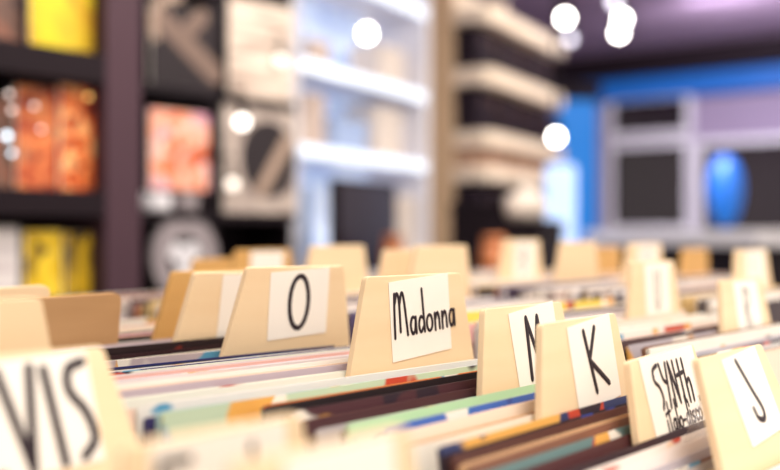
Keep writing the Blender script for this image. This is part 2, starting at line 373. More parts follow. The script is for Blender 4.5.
# ------------------------------------------------------------------ black display rack
YR = 2.20
xa = at_y(141, 100, YR).x; xm = at_y(221, 100, YR).x; xb = at_y(299, 100, YR).x
rack = thing('display_rack', 'tall black display rack with square compartments between dark shelf and lit cabinet', 'rack', (xa, YR, 0))
W = xb - xa
box('back_panel', (-.35, .22, 0), (W, .25, 2.5), M_BLACK, rack)
for nm, xx in (('a', -.35), ('b', -.04), ('c', xm - xa - .02), ('d', W - .014)): box('upright', (xx, .03, 0), (xx + (.035 if nm != 'd' else .014), .22, 2.5), M_BLACK, rack)
RB = []
for py in (-150, 96, 217):
    z = at_y(215, py, YR).z; RB.append(z)
    box('shelf_board', (-.31, 0, z - .012), (W - .014, .22, z + .012), M_BLACK, rack)
z = .62; box('shelf_board', (-.31, 0, z - .012), (W - .014, .22, z + .012), M_BLACK, rack)
z1, z2 = RB[1] + .013, RB[2] + .013
YC = YR + .012
BLK = material('black_print', srgb(34, 24, 30), .4, .2)
TAN = material('tan_ink', srgb(168, 144, 128), .6, .12, (20, 20, 20))
TAND = material('dark_tan_ink', srgb(122, 100, 90), .6, .15, (20, 20, 20))
def flat_ring(bm, cx, cz, r0, r1, a0, a1, y, n=40, th=.0006):
    rows = []
    for i in range(n + 1):
        a = a0 + (a1 - a0) * i / n; c, s = math.cos(a), math.sin(a)
        rows.append([bm.verts.new((cx + r * c, yy, cz + r * s)) for r, yy in ((r0, y), (r0, y - th), (r1, y - th), (r1, y))])
    for p, q in zip(rows, rows[1:]):
        for k in range(3): bm.faces.new((p[k], q[k], q[k + 1], p[k + 1]))
t, wd, h = cover('record_cover', 'black record cover with pale arc and slanting stripe in the black rack', 150, 217, 0, 90, YC, BLK, z1)
bm = bmesh.new(); flat_ring(bm, -.03, h * .74, h * .30, h * .42, R(75), R(215), -.0008); link_mesh('arc_print', bm, TAN, t)
bm = bmesh.new(); stroke(bm, [(-.075, h * .80), (.105, h * .24)], .062, .0006, False); bmesh.ops.translate(bm, vec=(0, -.0009, 0), verts=bm.verts); link_mesh('stripe_print', bm, TAND, t)
bm = bmesh.new(); stroke(bm, [(.02, h * .76), (.06, h * .92)], .05, .0006, False); bmesh.ops.translate(bm, vec=(0, -.0009, 0), verts=bm.verts); link_mesh('stripe_print', bm, TAND, t)
cover('record_cover', 'beige record cover with fine ruled lines in the black rack', 229, 292, -5, 90, YC, blotchy('beige_ruled_print', [srgb(150, 128, 118), srgb(226, 206, 190), srgb(240, 226, 212)], (2, 2, 34), detail=1), z1)
cover('record_cover', 'pink and orange portrait-format record cover in the black rack', 150, 209, 108, 190, YC, blotchy('pink_print', [srgb(60, 36, 44), srgb(230, 96, 46), srgb(250, 160, 120), srgb(250, 200, 184), srgb(226, 150, 180), srgb(150, 100, 130)], (15, 15, 13), detail=2), at_y(180, 190, YC).z)
p = at_y(180, 190, YC); 
t, wd, h = cover('record_cover', 'grey record cover with black disc and slanting bar in the black rack', 224, 296, 100, 211, YC, blotchy('grey_print', [srgb(120, 104, 100), srgb(196, 180, 170), srgb(160, 144, 138)], (9, 9, 16), detail=2), z2)
bm = bmesh.new(); flat_ring(bm, .03, h * .50, .0, h * .36, 0, 2 * math.pi, -.0008); link_mesh('disc_print', bm, BLK, t)
bm = bmesh.new(); stroke(bm, [(.0, h * .22), (.105, h * .68)], .045, .0006, False); bmesh.ops.translate(bm, vec=(0, -.0016, 0), verts=bm.verts); link_mesh('bar_print', bm, TAN, t)
# the pink cover stands on two white tins
def tin(px0, px1, py0, label, mat):
    a = at_y(px0, py0, YC); b = at_y(px1, py0, YC); r = (b.x - a.x) / 2; z0 = z2
    h = a.z - z0
    t = thing('tin', label, 'tin', ((a.x + b.x) / 2, YC + .02, z0))
    bm = bmesh.new(); lathe(bm, [(r * .9, 0), (r, .004), (r, h * .8), (r * .97, h * .82)], 32); link_mesh('body', bm, mat, t, True)
    bm = bmesh.new(); lathe(bm, [(r * 1.02, h * .8), (r * 1.02, h * .97), (r * .9, h)], 32); link_mesh('lid', bm, mat, t, True)
tin(146, 172, 193, 'white tin under the pink and orange cover', M_WHITE)
tin(178, 200, 193, 'greyer tin beside the white one under the pink cover', M_GREY)
# upright reel
a = at_y(184, 258, YC); rr = .5 * (at_y(216, 258, YC).x - at_y(151, 258, YC).x)
t = thing('tape_reel', 'grey ring shaped reel standing upright below the two tins', 'reel', (a.x, YC, a.z))
bm = bmesh.new(); flat_ring(bm, 0, 0, rr * .52, rr, 0, 2 * math.pi, .01, 56, .02); flat_ring(bm, 0, 0, rr * .52, rr, 0, 2 * math.pi, .0101, 56, 0.0); link_mesh('rim', bm, M_GREY, t)
bm = bmesh.new(); flat_ring(bm, 0, 0, 0.012, rr * .30, 0, 2 * math.pi, .008, 40, .014); link_mesh('hub', bm, M_WHITE, t)
for k in range(3):
    bm = bmesh.new(); bx(bm, (rr * .25, -.004, -.02), (rr * .5, .008, .02), Matrix.Rotation(-R(30 + 120 * k), 4, 'Y')); link_mesh('spoke', bm, M_WHITE, t)
zr = a.z - rr - .01
box('stand', (-.07, -.03, -rr - .012), (.07, .06, -rr + .004), M_BLACK, t)
box('shelf_board', (-.31, 0, zr - .03), (W - .014, .22, zr - .002), M_BLACK, rack)
def rack_glint(px, py, Y, r, label, m):  # glint on a cover, put in as an added bulb on a bracket
    p = at_y(px, py, Y)
    t = thing('rack_glint', label, 'lamp', p, 0, 'glints as added bulbs in the black rack')
    bm = bmesh.new(); lathe(bm, [(0, -r), (r * .7, -r * .7), (r, 0), (r * .7, r * .7), (0, r)], 16); link_mesh('bulb', bm, m, t, True)
    bm = bmesh.new(); lathe(bm, [(r * .6, r * .8), (r * .7, r * 2), (.003, r * 2.1), (.003, r * 5)], 12); link_mesh('holder', bm, M_BLACK, t)
    bm = bmesh.new(); bx(bm, (-.004, 0, r * 4.6), (.004, YR + .22 - Y, r * 5)); link_mesh('bracket', bm, M_BLACK, t)
M_GLINT = material('glint_glow', (1, .95, .88), .3, 0, emit=(1, .93, .84), strength=4.5)
M_GLINTDIM = material('dim_glint_glow', (.9, .85, .78), .3, 0, emit=(1, .9, .78), strength=1.7)
rack_glint(242, 122, YR - .02, .018, 'bright small glint as added bulb at the top of the grey cover', M_GLINT)
rack_glint(232, 184, YR - .02, .016, 'dimmer small added bulb low before the grey cover', M_GLINTDIM)
rack_glint(281, 60, YR - .02, .016, 'dim small added bulb at the edge of the beige cover', M_GLINTDIM)

# ------------------------------------------------------------------ lit white cabinet and pale shelf unit, turned a little from the wall
PHI = R(12.4)
U = Vector((math.cos(PHI), math.sin(PHI), 0))
def along(c, px):
    r = (px - 390) / FPX
    return (r * c.dot(FW) - c.dot(RT)) / (U.dot(RT) - r * U.dot(FW))
def zat(c, l, py): return CAM_Z + (235 - py) / FPX * (c + U * l).dot(FW)
c0 = at_f(293, 235, 3.9); c0.z = 0
L = along(c0, 430)
cab = thing('display_cabinet', 'bluish white backlit display cabinet with bright shelves', 'cabinet', c0, PHI)
M_BACKLIT = blotchy('backlit_panel', [srgb(150, 172, 214), srgb(205, 220, 246), srgb(236, 240, 250)], (2.2, 2.2, 2.2), detail=1)
b = M_BACKLIT.node_tree.nodes['Principled BSDF']; rp = [n for n in M_BACKLIT.node_tree.nodes if n.type == 'VALTORGB'][0]
M_BACKLIT.node_tree.links.new(rp.outputs[0], b.inputs['Emission Color']); b.inputs['Emission Strength'].default_value = .5
M_STRIP = material('cabinet_strip_light', (.9, .95, 1), .5, 0, emit=srgb(214, 230, 255), strength=.85)
D = .30
box('back_panel', (0, D, .3), (L, D + .02, 2.45), M_BACKLIT, cab)
for xx in (0, L - .05): box('upright', (xx, 0, 0), (xx + .05, D, 2.45), M_WHITE, cab)
CZ = []
for px, py in ((346, 76), (352, 157), (400, 3)):
    l = along(c0, px); z = zat(c0, l, py); CZ.append(z)
    sb = box('shelf_board', (.05, .01, z - .012), (L - .05, D, z + .022), M_WHITE, cab)
    bm = bmesh.new(); bx(bm, (.05, -.008, z - .022), (L - .05, .009, z + .022), bev=.004); link_mesh('strip_light', bm, M_STRIP, sb)
zt = CZ[1] - .40
box('shelf_board', (.05, 0, zt - .02), (L - .05, D, zt), M_WHITE, cab)
box('shelf_board', (.05, 0, .3), (L - .05, D, .32), M_WHITE, cab)
box('door', (.05, 0, .32), (L - .05, .02, zt - .025), M_WHITE, cab)
def cab_box(px0, px1, py0, zb, v, depth, mat, label, name='carton', cat='box'):
    l0 = along(c0, px0); l1 = along(c0, px1); z1 = zat(c0, (l0 + l1) / 2, py0)
    p = c0 + U * l0 + Vector((-U.y, U.x, 0)) * v; p.z = zb
    t = thing(name, label, cat, p, PHI)
    wd = l1 - l0; h = z1 - zb
    bm = bmesh.new(); bx(bm, (0, 0, 0), (wd, depth, h * .84), bev=.004); link_mesh('body', bm, mat, t)
    bm = bmesh.new(); bx(bm, (-.003, -.003, h * .80), (wd + .003, depth + .003, h), bev=.004); link_mesh('lid', bm, mat, t)
zs1, zs2 = CZ[0] + .0225, CZ[1] + .0225
M_PALEBLUE = material('pale_blue_card', srgb(170, 190, 226), .6, .08); M_CREAM = material('cream_card', srgb(226, 212, 200), .6, .05); M_BEIGE = material('beige_card', srgb(206, 184, 170), .6, .1)
cab_box(304, 322, 24, zs1, .08, .15, M_PALEBLUE, 'pale blue box on the upper lit shelf beside the rack')
cab_box(330, 350, 38, zs1, .09, .15, M_BEIGE, 'beige box on the upper lit shelf by the lamp')
cab_box(396, 420, 46, zs1, .08, .15, M_CREAM, 'cream box at the far end of the upper lit shelf')
cab_box(307, 322, 118, zs2, .08, .15, M_CREAM, 'cream box on the second lit shelf beside the rack')
cab_box(326, 345, 92, zs2, .09, .15, M_BEIGE, 'tall beige box on the second lit shelf')
cab_box(352, 384, 118, zs2, .08, .15, M_PALEBLUE, 'wide pale blue box on the second lit shelf')
cab_box(392, 418, 106, zs2, .08, .15, M_CREAM, 'tall cream box at the far end of the second lit shelf')
cab_box(302, 326, 186, zt + .0005, .05, .15, M_PALEBLUE, 'pale blue box low in the cabinet beside the rack')
cab_box(404, 424, 196, zt + .0005, .05, .15, M_CREAM, 'cream box low in the cabinet by the black monitor')
# a table before the cabinet with monitor and pots
tz = .92
tb = thing('side_table', 'dark narrow table before the lit cabinet', 'table', c0 + U * .05 - Vector((-U.y, U.x, 0)) * .42, PHI)
box('tabletop', (0, 0, tz - .03), (1.10, .36, tz), M_DARK, tb)
for xx in (.02, 1.04):
    for yy in (.02, .30): box('leg', (xx, yy, 0), (xx + .04, yy + .04, tz - .03), M_DARK, tb)
cT = tb.location.copy(); cT.z = 0
cM = cT + Vector((-U.y, U.x, 0)) * .16
l0 = along(cM, 337); l1 = along(cM, 397)
pv = cM + U * l0; pv.z = tz
mon = thing('monitor', 'black monitor on the table before the lit cabinet', 'monitor', pv, PHI)
wd = l1 - l0; zt2 = CAM_Z + (235 - 181) / FPX * (cM + U * (l0 + l1) / 2).dot(FW) - tz
bm = bmesh.new(); bx(bm, (0, 0, .07), (wd, .035, zt2), bev=.006); link_mesh('casing', bm, M_BLACK, mon)
bm = bmesh.new(); bx(bm, (.012, -.002, .085), (wd - .012, .002, zt2 - .012)); link_mesh('display', bm, material('dark_screen', srgb(40, 28, 36), .3, .1), mon)
bm = bmesh.new(); bx(bm, (wd / 2 - .03, .02, .01), (wd / 2 + .03, .05, .1)); bx(bm, (wd / 2 - .12, -.06, 0), (wd / 2 + .12, .1, .012), bev=.003); link_mesh('stand', bm, M_BLACK, mon)
def pot(px, py, f, r, h, label, mat, zb, name='jar', cat='jar'):
    p = at_f(px, py, f); p.z = zb
    t = thing(name, label, cat, p)
    bm = bmesh.new(); lathe(bm, [(r * .7, 0), (r, h * .25), (r * 1.02, h * .6), (r * .8, h * .85)], 28); link_mesh('body', bm, mat, t, True)
    bm = bmesh.new(); lathe(bm, [(r * .84, h * .84), (r * .84, h * .97), (r * .6, h)], 28); link_mesh('lid', bm, mat, t, True)
M_AMBER = material('amber_glaze', srgb(196, 120, 76), .35, .15)
p = cT + U * along(cT, 405) + Vector((-U.y, U.x, 0)) * .1
def pot_at(p, r, h, label, mat, zb):
    t = thing('jar', label, 'jar', (p.x, p.y, zb))
    bm = bmesh.new(); lathe(bm, [(r * .7, 0), (r, h * .25), (r * 1.02, h * .6), (r * .8, h * .85)], 28); link_mesh('body', bm, mat, t, True)
    bm = bmesh.new(); lathe(bm, [(r * .84, h * .84), (r * .84, h * .97), (r * .6, h)], 28); link_mesh('lid', bm, mat, t, True)
cJ = cT + Vector((-U.y, U.x, 0)) * .05
pot_at(cJ + U * along(cJ, 393), .042, .20, 'amber jar in front of the black monitor', M_AMBER, tz)
# bright lamp at the upper shelf
p = at_f(367, 34, 4.05)
t = thing('pendant_lamp', 'bright round lamp hanging before the lit cabinet', 'lamp', p)
r = .022
bm = bmesh.new(); lathe(bm, [(0, -r), (r * .5, -r * .87), (r * .87, -r * .5), (r, 0), (r * .87, r * .5), (r * .5, r * .87), (0, r)], 20); link_mesh('bulb', bm, M_BULB, t, True)
bm = bmesh.new(); lathe(bm, [(.02, r * .95), (.022, r * 1.8), (.003, r * 1.9), (.003, 2.74 - p.z)], 12); link_mesh('cord', bm, M_WHITE, t)

# pale shelf unit (open on its near side): boards with rounded corners, posts, dark boxes
cs = at_f(490, 235, 5.0); cs.z = 0
Ls = along(cs, 566); Ds = .34
un = thing('shelf_unit', 'pale wooden shelf unit holding rows of black and tan record boxes', 'shelf', cs, PHI)
SZ = []
for py0, py1 in ((4, 29), (66, 92), (130, 153), (166, 188)):
    z1 = zat(cs, 0, py0); z0 = zat(cs, 0, py1); z0 += (z1 - z0) * .38; SZ.append((z0, z1))
    bm = bmesh.new(); pts = []
    for cx, cy, a0 in ((Ls - .06, Ds - .02, 0), (.06, Ds - .02, 90), (.06, .06, 180), (Ls - .06, .06, 270)):
        rr_ = .02 if cy > .1 else .06
        for k in range(7):
            a = R(a0 + 15 * k); pts.append((cx + rr_ * math.cos(a), cy + rr_ * math.sin(a)))
    lo = [bm.verts.new((x, y, z0)) for x, y in pts]; hi = [bm.verts.new((x, y, z1)) for x, y in pts]
    bm.faces.new(list(reversed(lo))); bm.faces.new(hi)
    for i in range(len(pts)): j = (i + 1) % len(pts); bm.faces.new((lo[i], lo[j], hi[j], hi[i]))
    link_mesh('shelf_board', bm, M_LIGHTWOOD, un)
box('post', (.0, Ds, 0), (.09, Ds + .1, 2.45), M_LIGHTWOOD, un)
box('post', (Ls - .12, Ds, 0), (Ls - .03, Ds + .1, 2.45), M_LIGHTWOOD, un)
box('back_panel', (.09, Ds + .02, .1), (Ls - .12, Ds + .05, 2.4), M_LIGHTWOOD, un)
box('base', (.03, .03, 0), (Ls - .03, Ds, .12), M_LIGHTWOOD, un)
box('side_panel', (.02, .19, .12), (.035, Ds, 2.45), M_TANWOOD, un)
names_ = ['first', 'second', 'third', 'fourth', 'fifth', 'sixth', 'seventh', 'eighth', 'ninth', 'tenth']
def dark_boxes(zb, ztop, n, where, x0=.04, x1=None, col='black'):
    x1 = x1 or Ls - .05; stp = (x1 - x0) / n
    for k in range(n):
        h = (ztop - zb) * random.uniform(.93, .985)
        p = cs + U * (x0 + stp * k) + Vector((-U.y, U.x, 0)) * .075; p.z = zb + .0005
        t = thing('record_box', '%s record box, %s from the near corner %s' % (col, names_[k], where), 'box', p, PHI, 'record boxes in the pale shelf unit')
        g = random.uniform(.8, 1.5)
        bm = bmesh.new(); bx(bm, (.002, 0, 0), (stp - .003, .25, h), bev=.003); link_mesh('body', bm, M_BOX[(k * 7 + n) % 3] if col == 'black' else M_BOXT[k % 2], t)
        bm = bmesh.new(); bx(bm, (stp * .3, -.002, h * .62), (stp * .7, .0015, h * .84)); link_mesh('spine_label', bm, M_BOXL[k % 3], t)
M_BOX = [material('black_board', srgb(26, 15, 21), .65, .15, spec=.15), material('brown_black_board', srgb(38, 24, 26), .65, .15, spec=.15), material('plum_black_board', srgb(32, 21, 31), .65, .15, spec=.15)]
M_BOXT = [material('tan_board', srgb(176, 140, 116), .6, .1), material('beige_board', srgb(200, 168, 146), .6, .1)]
M_BOXL = [material('dim_label', srgb(70, 50, 54), .6, .1), material('brown_label', srgb(84, 56, 50), .6, .1), material('dark_label', srgb(48, 34, 44), .6, .1)]
dark_boxes(SZ[1][1], SZ[0][0], 8, 'on the top tier'); dark_boxes(SZ[2][1], SZ[1][0], 8, 'on the second tier'); dark_boxes(SZ[3][1], SZ[2][0], 6, 'on the third tier', col='tan')
zb4 = SZ[3][0] - .42
box('shelf_board', (0, 0, zb4 - .03), (Ls, Ds, zb4), M_LIGHTWOOD, un)
dark_boxes(zb4, SZ[3][0], 8, 'on the lowest tier')
spot(556, 137, 4.85, .022, 'bright spot lamp hanging low beside the end of the pale shelf unit')
# table between bins and shelf unit with dark crate, white bag, amber jar
p = at_f(512, 232, 3.3)
st = thing('side_table', 'dark low table before the pale shelf unit', 'table', (p.x, p.y, 0), PHI)
box('tabletop', (-.3, -.15, .93), (.56, .25, .96), M_DARK, st)
for xx in (-.29, .51):
    for yy in (-.14, .2): box('leg', (xx, yy, 0), (xx + .04, yy + .04, .93), M_DARK, st)
def on_st(px, f, zb=.96):
    q = at_f(px, 235, f); q.z = zb; return q
q = on_st(512, 3.62)
t = thing('record_box', 'black upright box on the low table before the pale shelf unit', 'box', q, PHI)
box('body', (-.05, 0, 0), (.17, .2, .24), M_BLACK, t); box('lid', (-.054, -.004, .24), (.174, .204, .27), M_BLACK, t)
pot_at(on_st(494, 3.16), .042, .16, 'amber jar beside the black upright box', M_AMBER, .96)
q = on_st(525, 3.3)
t = thing('bag', 'white puffy bag resting on a black case', 'bag', (q.x, q.y, 1.165))
bm = bmesh.new(); bmesh.ops.create_icosphere(bm, subdivisions=4, radius=1)
for v in bm.verts:
    n_ = noise.noise(v.co * 1.8) * .16
    v.co = Vector((v.co.x * .075, v.co.y * .06, v.co.z * .055)) * (1 + n_); v.co.z = max(v.co.z, -.04) + .04
link_mesh('body', bm, M_CREAM, t, True)
bm = bmesh.new(); lathe(bm, [(.018, .09), (.012, .105), (.024, .125), (.02, .13)], 16); link_mesh('neck', bm, M_CREAM, t, True)
t = thing('case', 'black case under the white puffy bag', 'case', (q.x, q.y, .96), PHI)
box('body', (-.09, -.08, 0), (.13, .1, .17), M_BLACK, t); box('lid', (-.093, -.083, .17), (.133, .103, .2045), M_BLACK, t)

# ------------------------------------------------------------------ bins
HREC = .315
SL = .062
BEND = .53
def floor_z(Y, k): return CAM_Z - .4395 + SL * min(Y, BEND) + DZ[k]
DZ = {-1: -.026, 0: 0.0, 1: .012, 2: .022, 3: .022}
PITCH = .365
XC0 = .578                                             # centre of the main row
XC = {-1: .1605, 0: XC0, 1: .980, 2: 1.346, 3: 1.712}    # centres and half widths of the rows
HW = {-1: .2005, 0: .2165, 1: .1825, 2: .1805, 3: .1805}
YB0, YB1 = .03, 1.25
tb = thing('display_table', 'long pine table carrying the rows of record bins', 'table', (0, 0, 0))
tx0, tx1 = XC[-1] - HW[-1] - .03, XC[3] + HW[3] + .03
box('tabletop', (tx0, YB0 - .04, .58), (tx1, YB1 + .06, .62), M_CRATE, tb)
for xx in (tx0 + .03, tx1 - .1):
    for yy in (YB0, YB1 - .05): box('leg', (xx, yy, 0), (xx + .07, yy + .07, .58), M_CRATE, tb)
ROWN = {-1: 'near', 0: 'middle', 1: 'next', 2: 'third', 3: 'far'}
rows_lbl = {-1: 'pine record bin of the near row, under the card reading VIS', 0: 'pine record bin holding the sharp lettered tabs K, M and O',
            1: 'pine record bin behind the one with the K and M tabs', 2: 'pine record bin in the second row behind the K and M tabs', 3: 'pine record bin in the last row by the dark tables'}
for k in range(-1, 4):
    cx = XC[k]; t = thing('record_bin', rows_lbl[k], 'bin', (cx, 0, .62), 0, 'rows of pine record bins')
    hw = HW[k]
    def slab(name, xa_, xb_, ya, yb, dz0, dz1, parent):
        bm = bmesh.new(); v = []
        for (x, y) in ((xa_, ya), (xb_, ya), (xb_, yb), (xa_, yb)):
            v.append((bm.verts.new((x, y, max(0.0, floor_z(y, k) + dz0 - .62))), bm.verts.new((x, y, floor_z(y, k) + dz1 - .62))))
        bm.faces.new([a[0] for a in reversed(v)]); bm.faces.new([a[1] for a in v])
        for i in range(4): j = (i + 1) % 4; bm.faces.new((v[i][0], v[j][0], v[j][1], v[i][1]))
        bmesh.ops.recalc_face_normals(bm, faces=bm.faces)
        return link_mesh(name, bm, M_CRATE, parent)
    slab('floor_panel', -hw + .01, hw - .01, YB0, BEND, -.012, -.0005, t); slab('floor_panel', -hw + .01, hw - .01, BEND, YB1, -.012, -.0005, t)
    slab('side_panel', -hw, -hw + .01, YB0, YB1, -9, .225, t); slab('side_panel', hw - .01, hw, YB0, YB1, -9, .225, t)
    slab('front_panel', -hw + .01, hw - .01, YB0 - .012, YB0, -9, .16, t); slab('back_panel', -hw + .01, hw - .01, YB1, YB1 + .012, -9, .26, t)

# felt-pen letters, unit height, drawn narrow as on the cards
def ell(cx, cy, rx, ry, a0=95, a1=455, n=14):
    return [(cx + rx * math.cos(R(a0 + (a1 - a0) * i / n)), cy + ry * math.sin(R(a0 + (a1 - a0) * i / n))) for i in range(n + 1)]
G = {   # list of (points, curved), advance
 'O': ([(ell(.23, .5, .21, .48, 98, 462), 1)], .5),
 'M': ([([(.02, 0), (.1, 1)], 0), ([(.1, 1), (.27, .42)], 0), ([(.27, .42), (.44, .97)], 0), ([(.44, .97), (.52, .02)], 0)], .6),
 'm': ([([(.02, 0), (.03, .5), (.05, .97)], 1), ([(.05, .75), (.11, .97), (.17, .8), (.18, .12)], 1), ([(.18, .72), (.25, .97), (.31, .8), (.38, .02)], 1)], .44),
 'a': ([([(.17, .36), (.08, .38), (.03, .2), (.08, .02), (.15, .1), (.18, .36)], 1), ([(.18, .38), (.19, .02)], 0)], .24),
 'd': ([([(.17, .32), (.08, .36), (.03, .18), (.08, .02), (.17, .14)], 1), ([(.15, .98), (.19, .02)], 0)], .24),
 'o': ([(ell(.1, .19, .08, .18), 1)], .23),
 'n': ([([(.03, .38), (.04, 0)], 0), ([(.04, .22), (.1, .38), (.15, .3), (.17, .02)], 1)], .22),
 'K': ([([(.05, 1), (.16, 0)], 0), ([(.30, 1), (.1, .52)], 0), ([(.1, .52), (.46, .05)], 0)], .5),
 'J': ([([(.1, 1), (.25, .5), (.36, .16), (.3, .01), (.16, .06), (.12, .22)], 1)], .45),
 'S': ([([(.2, 1), (.06, .9), (.05, .66), (.16, .5), (.2, .25), (.14, .02)], 1)], .25),
 'Y': ([([(.02, 1), (.07, .66), (.16, .56)], 1), ([(.22, 1), (.13, .0)], 0)], .26),
 'N': ([([(.04, 0), (.05, 1)], 0), ([(.05, 1), (.2, .05)], 0), ([(.2, .05), (.2, 1)], 0)], .26),
 't': ([([(.1, 1.0), (.1, .1), (.14, .02)], 0), ([(.0, .66), (.2, .7)], 0)], .21),
 'h': ([([(.04, 1), (.05, 0)], 0), ([(.05, .42), (.14, .52), (.18, .36), (.18, 0)], 1)], .24),
 'E': ([([(.04, 0), (.04, 1)], 0), ([(.04, 1), (.24, 1)], 0), ([(.04, .5), (.2, .5)], 0), ([(.04, 0), (.25, 0)], 0)], .32),
 'L': ([([(.04, 1), (.05, 0)], 0), ([(.05, 0), (.24, .0)], 0)], .27),
 'V': ([([(.02, 1), (.2, 0)], 0), ([(.2, 0), (.3, 1)], 0)], .36),
 'I': ([([(.06, .96), (.12, 0)], 0)], .18),
 'Z': ([([(.24, .98), (.1, .92), (.08, .7), (.2, .46), (.24, .18), (.12, .02)], 1)], .3),
 'F': ([([(.05, 0), (.05, 1)], 0), ([(.05, 1), (.3, 1)], 0), ([(.05, .55), (.24, .55)], 0)], .36),
 'u': ([([(.04, .5), (.06, .1), (.14, .02), (.2, .15), (.21, .5)], 1), ([(.21, .5), (.22, 0)], 0)], .28),
 'k': ([([(.05, 1), (.05, 0)], 0), ([(.2, .5), (.06, .25)], 0), ([(.06, .25), (.22, 0)], 0)], .26),
 'l': ([([(.05, 1), (.05, 0)], 0)], .11),
 'i': ([([(.05, .42), (.05, 0)], 0), ([(.05, .6), (.05, .64)], 0)], .11),
 's': ([([(.15, .36), (.05, .34), (.06, .2), (.14, .16), (.12, .02), (.03, .03)], 1)], .2),
 'c': ([([(.16, .32), (.07, .36), (.03, .18), (.08, .02), (.17, .06)], 1)], .2),
 '-': ([([(.03, .22), (.13, .23)], 0)], .17),
 'D': ([([(.05, 0), (.05, 1)], 0), ([(.05, 1), (.3, .85), (.36, .5), (.3, .14), (.05, 0)], 1)], .42),
 'U': ([([(.04, 1), (.06, .3), (.18, .0), (.32, .3), (.34, 1)], 1)], .4),
 'R': ([([(.05, 0), (.05, 1)], 0), ([(.05, 1), (.28, .92), (.28, .62), (.06, .5)], 1), ([(.1, .5), (.34, 0)], 0)], .4),
 'P': ([([(.05, 0), (.05, 1)], 0), ([(.05, 1), (.28, .92), (.28, .6), (.06, .5)], 1)], .36),
 'T': ([([(.17, 0), (.17, 1)], 0), ([(.0, 1), (.34, 1)], 0)], .38),
 'B': ([([(.05, 0), (.05, 1)], 0), ([(.05, 1), (.26, .9), (.24, .6), (.06, .52)], 1), ([(.06, .52), (.32, .42), (.3, .1), (.05, 0)], 1)], .38),
}
def write(bm, text, x0, z0, size, wd, sx=1.0, skew=0.0, rise=0.0):
    x = x0
    for ch in text:
        if ch == ' ': x += .2 * size * sx; continue
        strokes, adv = G[ch]
        for pts, cur in strokes:
            stroke(bm, [(x + (px * sx) * size - skew * py * size * 0, z0 + py * size + rise * (x + px * sx * size - x0)) for px, py in pts], wd, curved=bool(cur))
        x += adv * size * sx
    return x

# ---- dividers.  Every divider is a board with a tapering tab on top, a paper label, and pen lettering on it.
def rot(yaw, lean, roll):
    return Matrix.Rotation(yaw, 3, 'Z') @ Matrix.Rotation(-lean, 3, 'X') @ Matrix.Rotation(roll, 3, 'Y')
TW, TS, TT = .104, .242, .005
def divider(k, X, Y, z, yaw, lean, roll, label, text=None, card=None, mat=None, straight=False, tabw=TW, group=None, sc=1.0):
    """X, Y, z: middle of the tab's top edge (z against the camera's height)."""
    M3 = rot(R(yaw), R(lean), R(roll)); top = Vector((X, Y, CAM_Z + z))
    row_c = XC[k] + (.032 if k == 0 else 0)
    # run down the board to the bin floor
    down = M3 @ Vector((0, 0, -1)); s = .3
    for _ in range(30):
        p = top + down * s; s += (p.z - floor_z(p.y, k)) * .9
    H = s - .004 - abs(math.sin(R(roll))) * .17; off = row_c - X                      # body centre against the tab centre
    hb = .074 * sc                                          # the tab's height
    w2 = tabw / 2; sl = 0.0 if straight else TS
    bw = .150
    def fil(p, q, r_, rad=.004, n=4):                  # rounded corner q between p and r
        p, q, r_ = Vector(p), Vector(q), Vector(r_)
        a = q + (p - q).normalized() * rad; b = q + (r_ - q).normalized() * rad
        return [tuple(a * (1 - t) ** 2 + q * 2 * t * (1 - t) + b * t * t) for t in [i / n for i in range(n + 1)]]
    tl, tr = (-w2, 0), (w2, 0); bl, br = (-w2 - sl * hb, -hb), (w2 + sl * hb, -hb)
    c = .010 if straight else .0035
    xl = min(off - bw, bl[0] - .004); xr = max(off + bw, br[0] + .0003)
    pts = fil(bl, tl, tr, c) + fil(tl, tr, br, c) + [br, (xr, -hb - .012), (xr, -H), (xl, -H), (xl, -hb - .012), bl]
    # keep in front: outline clockwise -> any order, normals are recalculated
    bm = bmesh.new(); prism(bm, pts, 0, TT, .0006)
    o = link_mesh('record_divider', bm, mat or M_BIRCH)
    o.matrix_world = Matrix.Translation(top) @ M3.to_4x4()
    tag(o, label, 'divider', group or 'wooden tab dividers in the record bins')
    if card:
        cx, cz, cw, ch, cr = card                      # centre, size, turn
        bm = bmesh.new(); bx(bm, (-cw / 2, -.0003, -ch / 2), (cw / 2, 0, ch / 2))
        lc = link_mesh('label_card', bm, M_CARD, o); lc.scale = (sc, 1, sc); lc.location = (cx * sc, -.0002, cz * sc); lc.rotation_euler = (0, R(cr), 0)
        if text:
            bm = bmesh.new()
            for (tx, x0_, z0_, size, wd_, sx, rise) in text: write(bm, tx, x0_, z0_, size, wd_, sx, 0, rise)
            le = link_mesh('lettering', bm, M_INK, lc); le.location = (0, -.0005, 0)
    b = top + down * H + M3 @ Vector((off, 0, 0))
    bb = top + down * H                                # bottom, under the tab
    return dict(Yb=bb.y, X=bb.x, yaw=yaw, lean=lean, roll=roll, Y=Y)

CARD = (.006, -.0305, .064, .056, 0)
DIV = {k: [] for k in range(-1, 4)}
def dv(k, *a, key=None, **kw):
    d = divider(k, *a, **kw); d['key'] = key; DIV[k].append(d); return d
